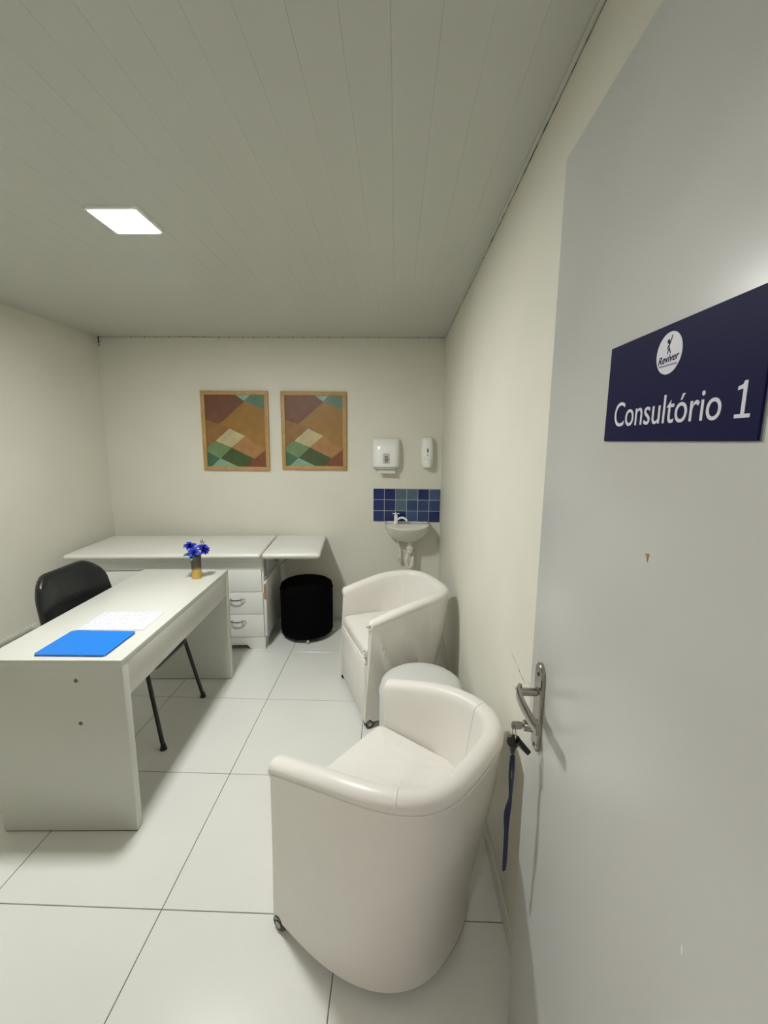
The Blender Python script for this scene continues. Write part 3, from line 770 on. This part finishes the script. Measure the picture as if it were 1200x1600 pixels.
# wash basin
wb = empty('wash_basin', (.100, YB, .0)); tag(wb, 'small white ceramic wash basin hung in the corner below blue tiles', 'basin')
bm = bmesh.new()
def bas(s, z, y0=0, dep=.285, hw=.192): return dring(hw * s, dep * s, z, 40, y0, 2.25)
rg = [dring(.075, .11, .738, 40, -.03, 2.1), dring(.11, .15, .750, 40, -.02, 2.1), dring(.157, .21, .785, 40, 0, 2.2), dring(.182, .255, .825, 40, 0, 2.2), dring(.190, .278, .860, 40, 0, 2.25), dring(.193, .285, .872, 40, 0, 2.3), dring(.192, .284, .878, 40, 0, 2.3), dring(.188, .279, .880, 40, -.002, 2.3),
      dring(.172, .185, .877, 40, -.075, 2.3), dring(.165, .178, .865, 40, -.078, 2.3), dring(.135, .145, .81, 40, -.09, 2.2), dring(.08, .09, .775, 40, -.11, 2.1), dring(.02, .03, .768, 40, -.135, 2)]
loft(bm, rg); finish(bm, 'bowl', 'ceramic', wb, 50)
bm = bmesh.new(); box(bm, -.17, .17, -.014, 0, .874, .890, bev=.004); finish(bm, 'back_ledge', 'ceramic', wb)
bm = bmesh.new(); lathe(bm, [(0, 0), (.009, 0), (.009, .003), (0, .003)], (.045, -.078, .852), 14, 'y'); finish(bm, 'overflow', 'plasticgrey', wb, 30)
bm = bmesh.new(); lathe(bm, [(0, .640), (.018, .640), (.026, .648), (.026, .668), (.031, .672), (.031, .692), (.021, .697), (.016, .72), (.016, .745), (0, .745)], (.022, -.11, 0), 24); trap = finish(bm, 'trap_cup', 'pvc', wb, 40)
def ribbed(pts, r):
    p = spline(pts, 12); return p, [r * (1 + .10 * math.sin(k * 1.6)) for k in range(len(p))]
bm = bmesh.new(); p, r_ = ribbed([(.020, -.11, .648), (.0, -.108, .60), (.002, -.104, .545), (.024, -.10, .512), (.046, -.095, .545), (.046, -.085, .60), (.048, -.05, .625), (.05, -.002, .615)], .0155); tube(bm, p, r_, 12); finish(bm, 'drain_hose', 'pvc', wb, 60)
bm = bmesh.new(); lathe(bm, [(0, -.006), (.03, -.006), (.026, 0), (0, 0)], (.05, -.001, .615), 20, 'y'); finish(bm, 'wall_flange', 'pvc', wb, 40)
bm = bmesh.new(); tube(bm, spline([(-.082, -.07, .80), (-.075, -.06, .72), (-.058, -.04, .65), (-.056, -.035, .585), (-.060, -.03, .565)], 8), .0065, 10); finish(bm, 'supply_hose', 'plastic', wb, 60)
bm = bmesh.new(); tube(bm, [(-.060, -.040, .56), (-.060, 0, .56)], .012, 12); lathe(bm, [(0, -.050), (.018, -.050), (.018, -.044), (0, -.044)], (-.060, 0, .56), 14, 'y'); finish(bm, 'stop_valve', 'plasticpale', wb, 40)
# tap
tp = empty('tap', (.004, YB - .052, .879)); tag(tp, 'white tap with cross handle standing on the wash basin', 'tap')
bm = bmesh.new(); lathe(bm, [(0, 0), (.021, 0), (.021, .006), (.016, .012), (.0145, .04), (.015, .066), (.012, .072), (0, .072)], n=24); bd = finish(bm, 'body', 'plastic', tp, 40)
bm = bmesh.new(); tube(bm, spline([(.0, -.002, .022), (.022, -.012, .042), (.050, -.026, .054), (.078, -.040, .047), (.092, -.046, .030)], 8), .0095, 14); finish(bm, 'spout', 'plastic', tp, 60)
bm = bmesh.new(); lathe(bm, [(0, .070), (.007, .070), (.008, .088), (.006, .092), (0, .092)], n=14)
tube(bm, [(-.029, 0, .084), (.029, 0, .084)], .0042, 10); tube(bm, [(0, -.029, .084), (0, .029, .084)], .0042, 10); finish(bm, 'cross_handle', 'plastic', tp, 40)

# cable end in the ceiling corner
bm = bmesh.new(); tube(bm, spline([(XL + .028, YB - .02, ZC + .002), (XL + .026, YB - .018, ZC - .03), (XL + .024, YB - .014, ZC - .052)], 5), .0055, 8)
lathe(bm, [(0, -.072), (.005, -.070), (.005, -.060), (0, -.058)], (XL + .022, YB - .012, ZC), 8)
tag(finish(bm, 'cable_stub', 'cable', None, 50), 'short dark cable end poking from the ceiling corner', 'cable')
